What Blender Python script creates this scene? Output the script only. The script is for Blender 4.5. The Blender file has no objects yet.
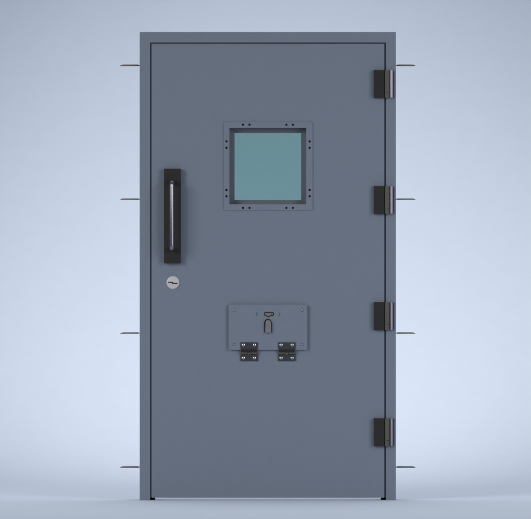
import bpy, bmesh, math
from mathutils import Vector
PI = math.pi
S = 0.0045                       # metres per photo pixel in the plane of the door face
def X(px): return (px - 265.5) * S
def Z(py): return (500.3 - py) * S
scene = bpy.context.scene
C = scene.collection

# ------------------------------------------------------------------ helpers
def link(name, me, mat, parent=None, smooth=False):
    me.name = name
    me.materials.clear(); me.materials.append(mat)
    o = bpy.data.objects.new(name, me); C.objects.link(o)
    if parent is not None: o.parent = parent
    for p in me.polygons: p.use_smooth = smooth
    return o

def bm_mesh(bm):
    bmesh.ops.recalc_face_normals(bm, faces=bm.faces)
    me = bpy.data.meshes.new('m'); bm.to_mesh(me); bm.free(); return me

def rounded(x0, x1, z0, z1, r, n=5):
    if r <= 0: return [(x0, z0), (x1, z0), (x1, z1), (x0, z1)]
    out = []
    for cx, cz, a in ((x1-r, z0+r, -90), (x1-r, z1-r, 0), (x0+r, z1-r, 90), (x0+r, z0+r, 180)):
        for i in range(n+1):
            t = math.radians(a + 90*i/n); out.append((cx + r*math.cos(t), cz + r*math.sin(t)))
    return out

def circle(cx, cz, r, n=20):
    return [(cx + r*math.cos(2*PI*i/n), cz + r*math.sin(2*PI*i/n)) for i in range(n)]

def bevel_all(bm, w, seg=2, ang=0.6):
    if w <= 0: return
    es = [e for e in bm.edges if len(e.link_faces) == 2 and e.calc_face_angle(0) > ang]
    bmesh.ops.bevel(bm, geom=es, offset=w, segments=seg, profile=0.5, affect='EDGES', clamp_overlap=True)

def plate_bm(outline, yf, yb, holes=(), bevel=0.0):
    """flat plate in the XZ plane, front face at y = yf, back at y = yb, with real holes"""
    bm = bmesh.new()
    edges = []
    for lp in [outline] + list(holes):
        vs = [bm.verts.new((x, yb, z)) for x, z in lp]
        for i in range(len(vs)): edges.append(bm.edges.new((vs[i], vs[(i+1) % len(vs)])))
    if holes:
        bmesh.ops.triangle_fill(bm, edges=edges, use_beauty=True, use_dissolve=False)
    else:
        bm.faces.new(list(bm.verts))
    r = bmesh.ops.extrude_face_region(bm, geom=list(bm.faces))
    bmesh.ops.translate(bm, verts=[v for v in r['geom'] if isinstance(v, bmesh.types.BMVert)], vec=(0, yf-yb, 0))
    bmesh.ops.recalc_face_normals(bm, faces=bm.faces)
    bevel_all(bm, bevel)
    return bm

def plate(name, outline, yf, yb, mat, parent, holes=(), bevel=0.0006):
    return link(name, bm_mesh(plate_bm(outline, yf, yb, holes, bevel)), mat, parent)

def lathe_bm(profile, cx=0, cz=0, y0=0, n=28):
    """profile: (radius, forward) pairs from the edge to the middle, forward = towards the viewer (-Y)"""
    bm = bmesh.new(); rings = []
    for r, f in profile:
        if r < 1e-7: rings.append([bm.verts.new((cx, y0-f, cz))])
        else: rings.append([bm.verts.new((cx+r*math.cos(2*PI*i/n), y0-f, cz+r*math.sin(2*PI*i/n))) for i in range(n)])
    for a, b in zip(rings, rings[1:]):
        for i in range(n):
            j = (i+1) % n
            if len(b) == 1: bm.faces.new((a[i], a[j], b[0]))
            elif len(a) == 1: bm.faces.new((a[0], b[j], b[i]))
            else: bm.faces.new((a[i], a[j], b[j], b[i]))
    return bm

def cyl_v(bm, cx, cy, z0, z1, r, n=40, ch=0.001):
    """vertical cylinder with chamfered ends"""
    rings = []
    for rr, z in ((r-ch, z0), (r, z0+ch), (r, z1-ch), (r-ch, z1)):
        rings.append([bm.verts.new((cx+rr*math.cos(2*PI*i/n), cy+rr*math.sin(2*PI*i/n), z)) for i in range(n)])
    for a, b in zip(rings, rings[1:]):
        for i in range(n): bm.faces.new((a[i], a[(i+1) % n], b[(i+1) % n], b[i]))
    bm.faces.new(rings[0][::-1]); bm.faces.new(rings[-1])

def join(bm, other):
    me = bpy.data.meshes.new('t'); other.to_mesh(me); other.free(); bm.from_mesh(me); bpy.data.meshes.remove(me)

def autosmooth(o, ang=35):
    me = o.data; bm = bmesh.new(); bm.from_mesh(me)
    for f in bm.faces: f.smooth = True
    for e in bm.edges:
        if len(e.link_faces) == 2 and e.calc_face_angle(0) > math.radians(ang): e.smooth = False
    bm.to_mesh(me); bm.free(); return o

def place(proto, parent, x, y, z):
    o = proto if not proto.get('_u') else proto.copy()
    if o is not proto: C.objects.link(o)
    o.location = (x, y, z); o.parent = parent
    return o

# ------------------------------------------------------------------ materials
def material(name, col, rough=0.5, metal=0.0, grain=0.0, gscale=300, bump=0.0, rvar=0.0, spec=0.5, stretch=(1, 1, 1)):
    m = bpy.data.materials.new(name); m.use_nodes = True
    nt = m.node_tree; N = nt.nodes; L = nt.links; b = N['Principled BSDF']
    b.inputs['Base Color'].default_value = (*col, 1); b.inputs['Roughness'].default_value = rough
    b.inputs['Metallic'].default_value = metal; b.inputs['Specular IOR Level'].default_value = spec
    if grain or bump or rvar:
        tc = N.new('ShaderNodeTexCoord'); mp = N.new('ShaderNodeMapping'); mp.inputs['Scale'].default_value = stretch
        L.new(tc.outputs['Object'], mp.inputs['Vector'])
        no = N.new('ShaderNodeTexNoise'); no.inputs['Scale'].default_value = gscale; no.inputs['Detail'].default_value = 3
        L.new(mp.outputs['Vector'], no.inputs['Vector'])
        if grain:
            no2 = N.new('ShaderNodeTexNoise'); no2.inputs['Scale'].default_value = gscale*0.06; no2.inputs['Detail'].default_value = 4
            L.new(mp.outputs['Vector'], no2.inputs['Vector'])
            mx = N.new('ShaderNodeMath'); mx.operation = 'MULTIPLY_ADD'; mx.inputs[1].default_value = 0.3
            L.new(no2.outputs['Fac'], mx.inputs[0]); L.new(no.outputs['Fac'], mx.inputs[2])
            mr = N.new('ShaderNodeMapRange'); mr.inputs['From Min'].default_value = 0.35; mr.inputs['From Max'].default_value = 0.95
            mr.inputs['To Min'].default_value = 1-grain; mr.inputs['To Max'].default_value = 1+grain
            L.new(mx.outputs[0], mr.inputs['Value'])
            vm = N.new('ShaderNodeVectorMath'); vm.operation = 'SCALE'; vm.inputs[0].default_value = col
            L.new(mr.outputs['Result'], vm.inputs['Scale']); L.new(vm.outputs['Vector'], b.inputs['Base Color'])
        if rvar:
            r2 = N.new('ShaderNodeMapRange'); r2.inputs['To Min'].default_value = rough-rvar; r2.inputs['To Max'].default_value = rough+rvar
            L.new(no.outputs['Fac'], r2.inputs['Value']); L.new(r2.outputs['Result'], b.inputs['Roughness'])
        if bump:
            bp = N.new('ShaderNodeBump'); bp.inputs['Strength'].default_value = bump; bp.inputs['Distance'].default_value = 0.001
            L.new(no.outputs['Fac'], bp.inputs['Height']); L.new(bp.outputs['Normal'], b.inputs['Normal'])
    return m

PAINT = (0.154, 0.183, 0.229)
paint = material('slate_powder_coat', PAINT, 0.55, 0, 0.07, 420, 0.10, 0.08, 0.35)
black = material('black_coated_steel', (0.0235, 0.0230, 0.0215), 0.6, 0, 0.12, 380, 0.08, 0.06, 0.15)
blackm = material('satin_black_metal', (0.030, 0.029, 0.032), 0.42, 0.0, 0.10, 380, 0.05, 0.05, 0.5)
olive = material('dull_bronze_steel', (0.088, 0.082, 0.070), 0.5, 0.0, 0.10, 350, 0.05, 0.05, 0.3)
chrome = material('polished_dark_chrome', (0.29, 0.28, 0.31), 0.17, 1.0)
barrelm = material('polished_hinge_steel', (0.33, 0.31, 0.36), 0.27, 1.0)
screwm = material('bright_screw_steel', (0.62, 0.62, 0.66), 0.14, 1.0)
satin = material('satin_nickel', (0.50, 0.49, 0.49), 0.5, 0.1, 0.05, 600, 0.05, 0.05, 0.5)
warmgrey = material('grey_latch_steel', (0.19, 0.18, 0.19), 0.45, 0.25, 0.08, 500, 0.05, 0.05, 0.4)
anchorm = material('bare_anchor_steel', (0.115, 0.105, 0.100), 0.55, 0.2, 0.15, 200, 0.05, 0.08, 0.3)
rebate_shade = material('shade_darkened_slate', (0.108, 0.123, 0.150), 0.55, 0, 0.07, 420, 0.10, 0.08, 0.25)  # door paint darkened all round, putting the window recess shade into the colour
seal = material('black_rubber_seal', (0.009, 0.009, 0.010), 0.8, 0, 0.1, 300, 0.0, 0.0, 0.1)
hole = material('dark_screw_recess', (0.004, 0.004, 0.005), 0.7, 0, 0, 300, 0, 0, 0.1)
backm = material('pale_blue_studio_paper', (0.785, 0.862, 0.975), 0.9, 0, 0.012, 12, 0.0, 0.0, 0.05)

def glass_material():
    m = bpy.data.materials.new('teal_tinted_glass'); m.use_nodes = True
    nt = m.node_tree; N = nt.nodes; L = nt.links; N.clear()
    out = N.new('ShaderNodeOutputMaterial'); mix = N.new('ShaderNodeMixShader'); fr = N.new('ShaderNodeFresnel'); fr.inputs['IOR'].default_value = 1.45
    tr = N.new('ShaderNodeBsdfTransparent'); gl = N.new('ShaderNodeBsdfGlossy'); gl.inputs['Roughness'].default_value = 0.25
    gl.inputs['Color'].default_value = (0.5, 0.6, 0.62, 1)
    tc = N.new('ShaderNodeTexCoord'); no = N.new('ShaderNodeTexNoise'); no.inputs['Scale'].default_value = 260; no.inputs['Detail'].default_value = 3
    L.new(tc.outputs['Object'], no.inputs['Vector'])
    mr = N.new('ShaderNodeMapRange'); mr.inputs['From Min'].default_value = .3; mr.inputs['From Max'].default_value = .7
    mr.inputs['To Min'].default_value = .98; mr.inputs['To Max'].default_value = 1.02
    L.new(no.outputs['Fac'], mr.inputs['Value'])
    vm = N.new('ShaderNodeVectorMath'); vm.operation = 'SCALE'; vm.inputs[0].default_value = GLASS
    L.new(mr.outputs['Result'], vm.inputs['Scale']); L.new(vm.outputs['Vector'], tr.inputs['Color'])
    L.new(fr.outputs[0], mix.inputs[0]); L.new(tr.outputs[0], mix.inputs[1]); L.new(gl.outputs[0], mix.inputs[2])
    L.new(mix.outputs[0], out.inputs['Surface'])
    return m
GLASS = (0.502, 0.645, 0.63)
glass = glass_material()

# ------------------------------------------------------------------ studio backdrop (one paper sweep: floor rising into the wall)
bm = bmesh.new()
prof = [(-32, 0), (-20, 0), (-10, 0), (-4, 0), (0, 0), (1.7, 0)]
R = 3.6
for i in range(1, 25):
    t = PI/2*i/24; prof.append((1.7+R*math.sin(t), R-R*math.cos(t)))
prof += [(1.7+R, 6), (1.7+R, 9), (1.7+R, 12)]
rows = [[bm.verts.new((x, y, z)) for x in (-16, -8, 0, 8, 16)] for y, z in prof]
for a, b in zip(rows, rows[1:]):
    for i in range(4): bm.faces.new((a[i], a[i+1], b[i+1], b[i]))
bd = link('backdrop', bm_mesh(bm), backm, None, True)
bd['kind'] = 'structure'

# ------------------------------------------------------------------ the steel door frame
fr = bpy.data.objects.new('door_frame', None); C.objects.link(fr)
fr['label'] = 'slate blue steel frame around the door, thin wall anchors sticking out both sides'
fr['category'] = 'door frame'; fr['kind'] = 'thing'
FX0, FX1, FT = X(139.7), X(395.9), Z(32.0)
outline = [(FX0, 0), (X(150.15), 0), (X(150.15), Z(42.5)), (X(385.9), Z(42.5)), (X(385.9), 0), (FX1, 0), (FX1, FT), (FX0, FT)]
plate('frame_profile', outline, 0.0, 0.105, paint, fr, bevel=0.0012)
s_out = [(X(150.15), 0.001), (X(154.9), 0.001), (X(154.9), Z(47)), (X(381.1), Z(47)), (X(381.1), 0.001), (X(385.9), 0.001), (X(385.9), Z(42.5)), (X(150.15), Z(42.5))]
plate('rubber_seal', s_out, 0.066, 0.080, seal, fr, bevel=0)
b_out = [(X(150.15), 0.0), (X(154.4), 0.0), (X(154.4), Z(46.6)), (X(381.6), Z(46.6)), (X(381.6), 0.0), (X(385.9), 0.0), (X(385.9), Z(42.5)), (X(150.15), Z(42.5))]
plate('door_stop', b_out, 0.081, 0.1035, paint, fr, bevel=0.0008)
gap_shade = material('gap_shade_slate', (0.030, 0.036, 0.047), 0.6, 0, 0.1, 300, 0, 0, 0.2)  # for a filler strip added in the leaf gap, coloured to its shaded tone
plate('added_gap_shade_strip', [(X(150.16), Z(497.6)), (X(151.45), Z(497.6)), (X(151.45), Z(43.75)), (X(384.45), Z(43.75)), (X(384.45), Z(497.6)), (X(385.88), Z(497.6)), (X(385.88), Z(42.52)), (X(150.16), Z(42.52))], 0.0045, 0.012, gap_shade, fr, bevel=0)
# wall anchors: flat steel straps, tapered and turned down a little at the tip
def anchor_mesh(sgn):
    bm = bmesh.new(); ln = 19.6*S; t = 0.0062
    secs = [(-0.002, .030, 0, .35), (0.004, .034, 0, .6), (.010, .036, .0004, 1), (ln*.55, .036, .0004, 1), (ln-.012, .033, .0003, 1), (ln-.005, .026, -.0006, .75), (ln, .018, -.0012, .45)]
    rings = []
    for x, w, dz, k in secs:
        h = t*k/2
        rings.append([bm.verts.new((sgn*x, .048+sy*w/2, dz+sz*h)) for sy, sz in ((-1, -1), (1, -1), (1, 1), (-1, 1))])
    for a, b in zip(rings, rings[1:]):
        for i in range(4): bm.faces.new((a[i], a[(i+1) % 4], b[(i+1) % 4], b[i]))
    bm.faces.new(rings[0][::-1]); bm.faces.new(rings[-1])
    bmesh.ops.recalc_face_normals(bm, faces=bm.faces); bevel_all(bm, 0.0006, 1, 1.0)
    return bm_mesh(bm)
for sgn, x0 in ((-1, FX0), (1, FX1)):
    proto = link('wall_anchor', anchor_mesh(sgn), anchorm, fr)
    for k, py in enumerate((65.0, 199.1, 333.3, 467.5)):
        o = proto if k == 0 else proto.copy()
        if k: C.objects.link(o)
        o.parent = fr; o.location = (x0, 0, Z(py))

# ------------------------------------------------------------------ the door
door = bpy.data.objects.new('security_door', None); C.objects.link(door)
door['label'] = 'closed slate blue steel door with teal window, pull handle, round lock and hatch'
door['category'] = 'door'; door['kind'] = 'thing'
WX0, WX1, WZ0, WZ1 = X(234.5), X(301.3), Z(199.9), Z(132.7)
leaf_hole = rounded(X(228.2), X(307.3), Z(205.5), Z(126.8), 0)
plate('door_leaf', rounded(X(151.55), X(384.35), Z(497.7), Z(43.85), 0.004), 0.0, 0.065, paint, door, holes=[leaf_hole], bevel=0.0010)

# window: applied flange with screw holes, splayed rebate, glass
hx = [(243, 124.7), (249.5, 124.7), (286.4, 124.7), (292.9, 124.7), (243, 207.9), (249.5, 207.9), (286.4, 207.9), (292.9, 207.9)]
hx += [(226.5, y) for y in (141.4, 147.8, 189.9, 196.3)] + [(309.6, y) for y in (141.4, 147.8, 189.9, 196.3)]
OX0, OX1, OZ0, OZ1 = X(229.4), X(306.1), Z(204.3), Z(128.0)
wf = plate('window_frame', rounded(X(223.7), X(312.6), Z(210.3), Z(122.1), 0), -0.0045, -0.0002, paint, door,
           holes=[rounded(OX0, OX1, OZ0, OZ1, 0)] + [circle(X(a), Z(b), 1.12*S, 16) for a, b in hx], bevel=0.0003)
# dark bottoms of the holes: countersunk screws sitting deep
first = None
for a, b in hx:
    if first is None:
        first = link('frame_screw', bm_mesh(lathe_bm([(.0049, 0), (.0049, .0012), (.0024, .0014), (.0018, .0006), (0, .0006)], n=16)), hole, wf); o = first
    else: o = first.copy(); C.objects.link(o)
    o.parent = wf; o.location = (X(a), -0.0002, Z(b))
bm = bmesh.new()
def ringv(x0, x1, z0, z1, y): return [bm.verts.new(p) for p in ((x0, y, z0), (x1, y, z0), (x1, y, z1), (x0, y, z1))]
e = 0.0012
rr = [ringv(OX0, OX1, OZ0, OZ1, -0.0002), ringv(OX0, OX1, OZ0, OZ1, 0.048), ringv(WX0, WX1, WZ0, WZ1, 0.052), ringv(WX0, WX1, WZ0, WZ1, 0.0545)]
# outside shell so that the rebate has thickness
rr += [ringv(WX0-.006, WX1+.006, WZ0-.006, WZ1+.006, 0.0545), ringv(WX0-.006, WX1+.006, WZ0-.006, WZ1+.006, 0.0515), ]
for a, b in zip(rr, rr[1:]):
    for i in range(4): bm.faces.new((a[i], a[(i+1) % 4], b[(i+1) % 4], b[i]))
link('window_rebate', bm_mesh(bm), rebate_shade, wf)
gp = plate('window_pane', rounded(WX0-.005, WX1+.005, WZ0-.005, WZ1+.005, 0), 0.0548, 0.0635, glass, door, bevel=0)
# rear flange of the window
plate('rear_window_frame', rounded(X(223.7), X(312.6), Z(210.3), Z(122.1), 0), 0.0695, 0.0652, paint, wf, holes=[rounded(WX0, WX1, WZ0, WZ1, 0)], bevel=0.0003)

# pull handle
ph = plate('handle_plate', rounded(X(164.1), X(180.9), Z(263.1), Z(168.8), 0.0006), -0.029, -0.0002, black, door, bevel=0.0008)
def tube(path, r, n=28):
    bm = bmesh.new(); rings = []
    for i, p in enumerate(path):
        a = path[max(i-1, 0)]; b = path[min(i+1, len(path)-1)]
        t = (Vector(b)-Vector(a)).normalized(); u = Vector((1, 0, 0)); v = t.cross(u).normalized()
        rings.append([bm.verts.new(Vector(p)+r*(math.cos(2*PI*k/n)*u+math.sin(2*PI*k/n)*v)) for k in range(n)])
    for a, b in zip(rings, rings[1:]):
        for i in range(n): bm.faces.new((a[i], a[(i+1) % n], b[(i+1) % n], b[i]))
    return bm
hr = 2.3*S; gx = X(172.2); zt = Z(179.9)-hr; zb = Z(251.2)+hr; yo = -0.086; br = 0.017
path = [(gx, -0.0295, zt), (gx, -0.05, zt)]
for i in range(0, 13):
    t = PI/2*i/12; path.append((gx, yo+br-br*math.sin(t), zt-br+br*math.cos(t)))
for i in range(0, 13):
    t = PI/2*i/12; path.append((gx, yo+br-br*math.cos(t), zb+br-br*math.sin(t)))
path += [(gx, -0.05, zb), (gx, -0.0295, zb)]
link('grip', bm_mesh(tube(path, hr)), chrome, ph, True)
for zc in (zt, zb):
    o = link('grip_collar', bm_mesh(lathe_bm([(.0118, 0), (.0118, .003), (.0108, .004), (hr*.98, .004)], gx, zc, -0.0291)), blackm, ph, True); autosmooth(o)

# lock cylinder
lx, lz = X(172.9), Z(282.5); r = 6.3*S
lc = link('lock_cylinder', bm_mesh(lathe_bm([(r*1.05, 0), (r*1.05, .003), (r*.985, .0055), (r*.95, .006), (0, .006)], lx, lz, -0.0001, 48)), satin, door, True); autosmooth(lc, 30)
key = [(167.9, 281.85), (172.6, 281.85), (173.2, 282.9), (177.7, 282.9), (177.7, 283.85), (172.3, 283.85), (171.6, 282.8), (167.9, 282.8)]
plate('keyway', [(X(a), Z(b)) for a, b in key], -0.0066, -0.0058, hole, lc, bevel=0)

# door hinges, four along the right edge
def screw_profile(r, h):
    if h < 0.0045: return [(r*1.05, 0), (r, h*.35), (r*.85, h*.7), (r*.55, h*.93), (r*.25, h), (0, h)]
    return [(r, 0), (r, h*.25), (r*.93, h*.6), (r*.78, h*.85), (r*.5, h), (r*.42, h), (r*.38, h*.55), (0, h*.55)]
def hinge():
    H = 27.9*S
    a = plate('hinge', rounded(X(373.7), X(384.35), -H/2, H/2, 0.0003), -0.0225, -0.0002, black, door, bevel=0.0006)
    b = plate('frame_flap', rounded(X(386.2), X(394.1), -H/2+.002, H/2-.002, 0.0003), -0.0050, -0.0002, blackm, a, bevel=0.0004)  # hinge leaf on the frame, widened in black for the shadow beside the barrel
    c = plate('bridge_plate', rounded(X(385.0), X(389.35), -H/2+.0008, H/2-.0008, 0.0004), -0.0220, -0.0055, olive, a, bevel=0.0006)
    t = plate('bridge_edge', rounded(X(384.45), X(384.95), -H/2+.0005, H/2-.0005, 0), -0.0120, -0.0055, seal, a, bevel=0)
    bm = bmesh.new(); cyl_v(bm, X(391.3), -0.0085, -H/2+.0008, H/2-.0008, 1.85*S, 40, .0012)
    d = link('barrel', bm_mesh(bm), barrelm, a, True); autosmooth(d, 30)
    f = link('rivet', bm_mesh(lathe_bm([(.0055, 0), (.0055, .0006), (.0048, .0012), (0, .0014)], X(386.9), -H/2+.016, -0.0219, 24)), olive, a, True)
    g = plate('stop_lug', rounded(X(386.6), X(388.8), -H/2+.0245, -H/2+.0265, 0), -0.0230, -0.0221, black, a, bevel=0)
    return a
h0 = hinge()
for k in range(4):
    if k == 0: h = h0
    else:
        h = h0.copy(); C.objects.link(h); h.parent = door
        for ch in list(h0.children):
            c = ch.copy(); C.objects.link(c); c.parent = h
    h.location = (0, 0, Z(84.1 + 116.0*k))

# food hatch: plate standing off the leaf on a smaller box
HX0, HX1, HZ0, HZ1 = X(228.6), X(307.2), Z(349.9), Z(304.6)
hp = plate('hatch_flap', rounded(HX0, HX1, HZ0, HZ1, 0.0050), -0.0150, -0.0120, paint, door, bevel=0.0008)
plate('hatch_body', rounded(HX0+.012, HX1-.012, HZ0+.012, HZ1-.012, 0.003), -0.0118, -0.0002, paint, hp, bevel=0)
def screws(name, pts, r, h, y, parent, mat):
    p0 = None
    for a, b in pts:
        if p0 is None:
            p0 = link(name, bm_mesh(lathe_bm(screw_profile(r, h), n=24)), mat, parent, True); autosmooth(p0, 50); o = p0
        else: o = p0.copy(); C.objects.link(o)
        o.parent = parent; o.location = (X(a), y, Z(b))
flaps = material('grey_flap_screw', (0.34, 0.34, 0.37), 0.16, 1.0)
screws('flap_screw', [(234.2, 310.1), (302.1, 310.1), (234.2, 344.3), (302.1, 344.3), (256.4, 314.2), (279.5, 314.2)], 1.4*S, 0.0044, -0.0149, hp, flaps)
# latch escutcheon
es = plate('latch_slot', rounded(X(264.2), X(273.8), Z(315.9), Z(312.0), 0.0055), -0.0162, -0.0150, hole, hp, bevel=0)
bm = plate_bm(rounded(X(264.9), X(273.1), Z(315.3), Z(312.7), 0.0045), -0.0172, -0.0162, (), 0.0002)
link('latch_insert', bm_mesh(bm), warmgrey, es)
link('latch_rim', bm_mesh(lathe_bm([(.0108, 0), (.0108, .0004), (0, .0004)], X(268.4), Z(314.7), -0.0163, 24)), hole, es)
link('latch_cam', bm_mesh(lathe_bm([(.0080, 0), (.0080, .0018), (.0070, .0024), (0, .0024)], X(268.4), Z(314.6), -0.0166, 24)), warmgrey, es)
arc = [(X(272.2)+.0035*math.cos(t), Z(314.0)+.0045*math.sin(t)) for t in [math.radians(a) for a in range(100, 261, 20)]]
arc += [(X(272.2)+.0017*math.cos(t), Z(314.0)+.0027*math.sin(t)) for t in [math.radians(a) for a in range(260, 99, -20)]]
plate('latch_notch', arc, -0.0184, -0.0170, hole, es, bevel=0)
# thumb turn below it
def arch(x0, x1, z0, ztop, n=14, taper=0.0):
    rr = (x1-x0)/2; cx = (x0+x1)/2
    return [(x0-taper, z0), (x1+taper, z0)] + [(cx+rr*math.cos(PI*i/n), ztop-rr*1.15+rr*1.15*math.sin(PI*i/n)) for i in range(n+1)]
th = plate('thumb_turn_base', arch(X(264.3), X(271.6), Z(332.3), Z(318.8)), -0.0175, -0.0150, hole, hp, bevel=0.0002)
plate('thumb_turn', arch(X(265.5), X(270.8), Z(332.9), Z(319.7), taper=.0014), -0.0290, -0.0175, warmgrey, th, bevel=0.0030)

# two butt hinges under the hatch
def hatch_hinge():
    a = plate('hatch_hinge', rounded(X(240.4), X(257.9), Z(348.9), Z(342.3), 0.0012), -0.0185, -0.0151, blackm, door, bevel=0.0005)
    plate('lower_flap', rounded(X(240.4), X(257.9), Z(360.9), Z(353.4), 0.0012), -0.0060, -0.0002, blackm, a, bevel=0.0005)
    # apron folding from the raised flap back to the leaf
    bm = bmesh.new()
    pr = [(-0.0182, Z(348.7)), (-0.0182, Z(350.6)), (-0.0150, Z(352.2)), (-0.0062, Z(353.6)), (-0.0030, Z(353.6)), (-0.0030, Z(352.2)), (-0.0090, Z(351.4)), (-0.0150, Z(350.3)), (-0.0155, Z(350.0)), (-0.0155, Z(348.7))]
    L_ = [bm.verts.new((X(241.1), y, z)) for y, z in pr]; R_ = [bm.verts.new((X(257.2), y, z)) for y, z in pr]
    for i in range(len(pr)): bm.faces.new((L_[i], L_[(i+1) % len(pr)], R_[(i+1) % len(pr)], R_[i]))
    bm.faces.new(L_); bm.faces.new(R_[::-1])
    link('hinge_apron', bm_mesh(bm), black, a)
    # knuckles on a horizontal pin
    for x0, x1 in ((241.1, 247.4), (250.8, 257.2)):
        bm = bmesh.new(); cyl_v(bm, 0, 0, X(x0), X(x1), 0.0048, 24, .0006)
        for v in bm.verts: v.co = Vector((v.co.z, v.co.x-0.0110, v.co.y+Z(353.1)))
        autosmooth(link('knuckle', bm_mesh(bm), olive, a, True), 30)
    bm = bmesh.new(); cyl_v(bm, 0, 0, X(247.6), X(250.6), 0.0062, 24, .0012)
    for v in bm.verts: v.co = Vector((v.co.z, v.co.x-0.0110, v.co.y+Z(353.5)))
    autosmooth(link('centre_knuckle', bm_mesh(bm), olive, a, True), 30)
    screws('hinge_screw', [(243.4, 344.8), (254.5, 344.8)], 1.75*S, 0.0048, -0.0184, a, screwm)
    screws('hinge_screw', [(243.4, 357.9), (254.5, 357.9)], 1.75*S, 0.0048, -0.0059, a, screwm)
    return a
g0 = hatch_hinge()
g1 = g0.copy(); C.objects.link(g1); g1.parent = door; g1.location = (X(278.0)-X(240.3), 0, 0)
for ch in list(g0.children):
    c = ch.copy(); C.objects.link(c); c.parent = g1

# ------------------------------------------------------------------ light
w = bpy.data.worlds.new('World'); scene.world = w; w.use_nodes = True
bg = w.node_tree.nodes['Background']; bg.inputs['Color'].default_value = (0.76, 0.87, 1.02, 1); bg.inputs['Strength'].default_value = 0.21

def area(name, loc, target, sx, sy, power, col, spread=180):
    l = bpy.data.lights.new(name, 'AREA'); l.shape = 'RECTANGLE'; l.size = sx; l.size_y = sy; l.energy = power; l.color = col
    l.spread = math.radians(spread)
    o = bpy.data.objects.new(name, l); C.objects.link(o); o.location = loc
    o.rotation_euler = (Vector(target)-Vector(loc)).to_track_quat('-Z', 'Y').to_euler(); return o
area('key_softbox', (-6.0, -6.5, 3.4), (0, 0, 1.0), 3.6, 3.6, 46, (1.0, 0.985, 0.97), 60)
area('fill_softbox', (6.0, -6.5, 3.4), (0, 0, 1.0), 3.0, 3.0, 15, (1.0, 0.99, 0.98), 60)
area('front_softbox', (3.3, -4.4, 1.5), (0.0, 0, 1.1), 2.6, 3.4, 30, (0.95, 0.92, 1.0), 120)
area('added_floor_fill', (0, 1.35, 5.4), (0, 1.45, 0), 4.8, 2.4, 37, (1, 1, 1), 100)  # unseen overhead lamp, added to lift the floor shadow behind the door
def spot(name, loc, target, power, size, blend, col=(1, 1, 1), rad=0.4):
    l = bpy.data.lights.new(name, 'SPOT'); l.energy = power; l.spot_size = math.radians(size); l.spot_blend = blend; l.color = col; l.shadow_soft_size = rad
    o = bpy.data.objects.new(name, l); C.objects.link(o); o.location = loc
    o.rotation_euler = (Vector(target)-Vector(loc)).to_track_quat('-Z', 'Y').to_euler(); return o
spot('added_backdrop_pool', (0, 0.7, 4.1), (0, 5.0, 0.25), 248, 72, 1.0, (1.0, 0.985, 0.975), 0.25)  # unseen lamp, added to give the backdrop its bright pool and falloff

# ------------------------------------------------------------------ camera
cd = bpy.data.cameras.new('Camera'); cam = bpy.data.objects.new('Camera', cd); C.objects.link(cam)
D = 25.0
cam.location = (0, -D, Z(259.5)); cam.rotation_euler = (PI/2, 0, 0)
cd.sensor_width = 36; cd.sensor_fit = 'HORIZONTAL'; cd.lens = 36*D/(531*S); cd.clip_end = 200
scene.camera = cam
scene.view_settings.view_transform = 'Standard'; scene.view_settings.look = 'None'
scene.view_settings.exposure = 0; scene.view_settings.gamma = 1
scene.render.resolution_x = 1024; scene.render.resolution_y = 1001
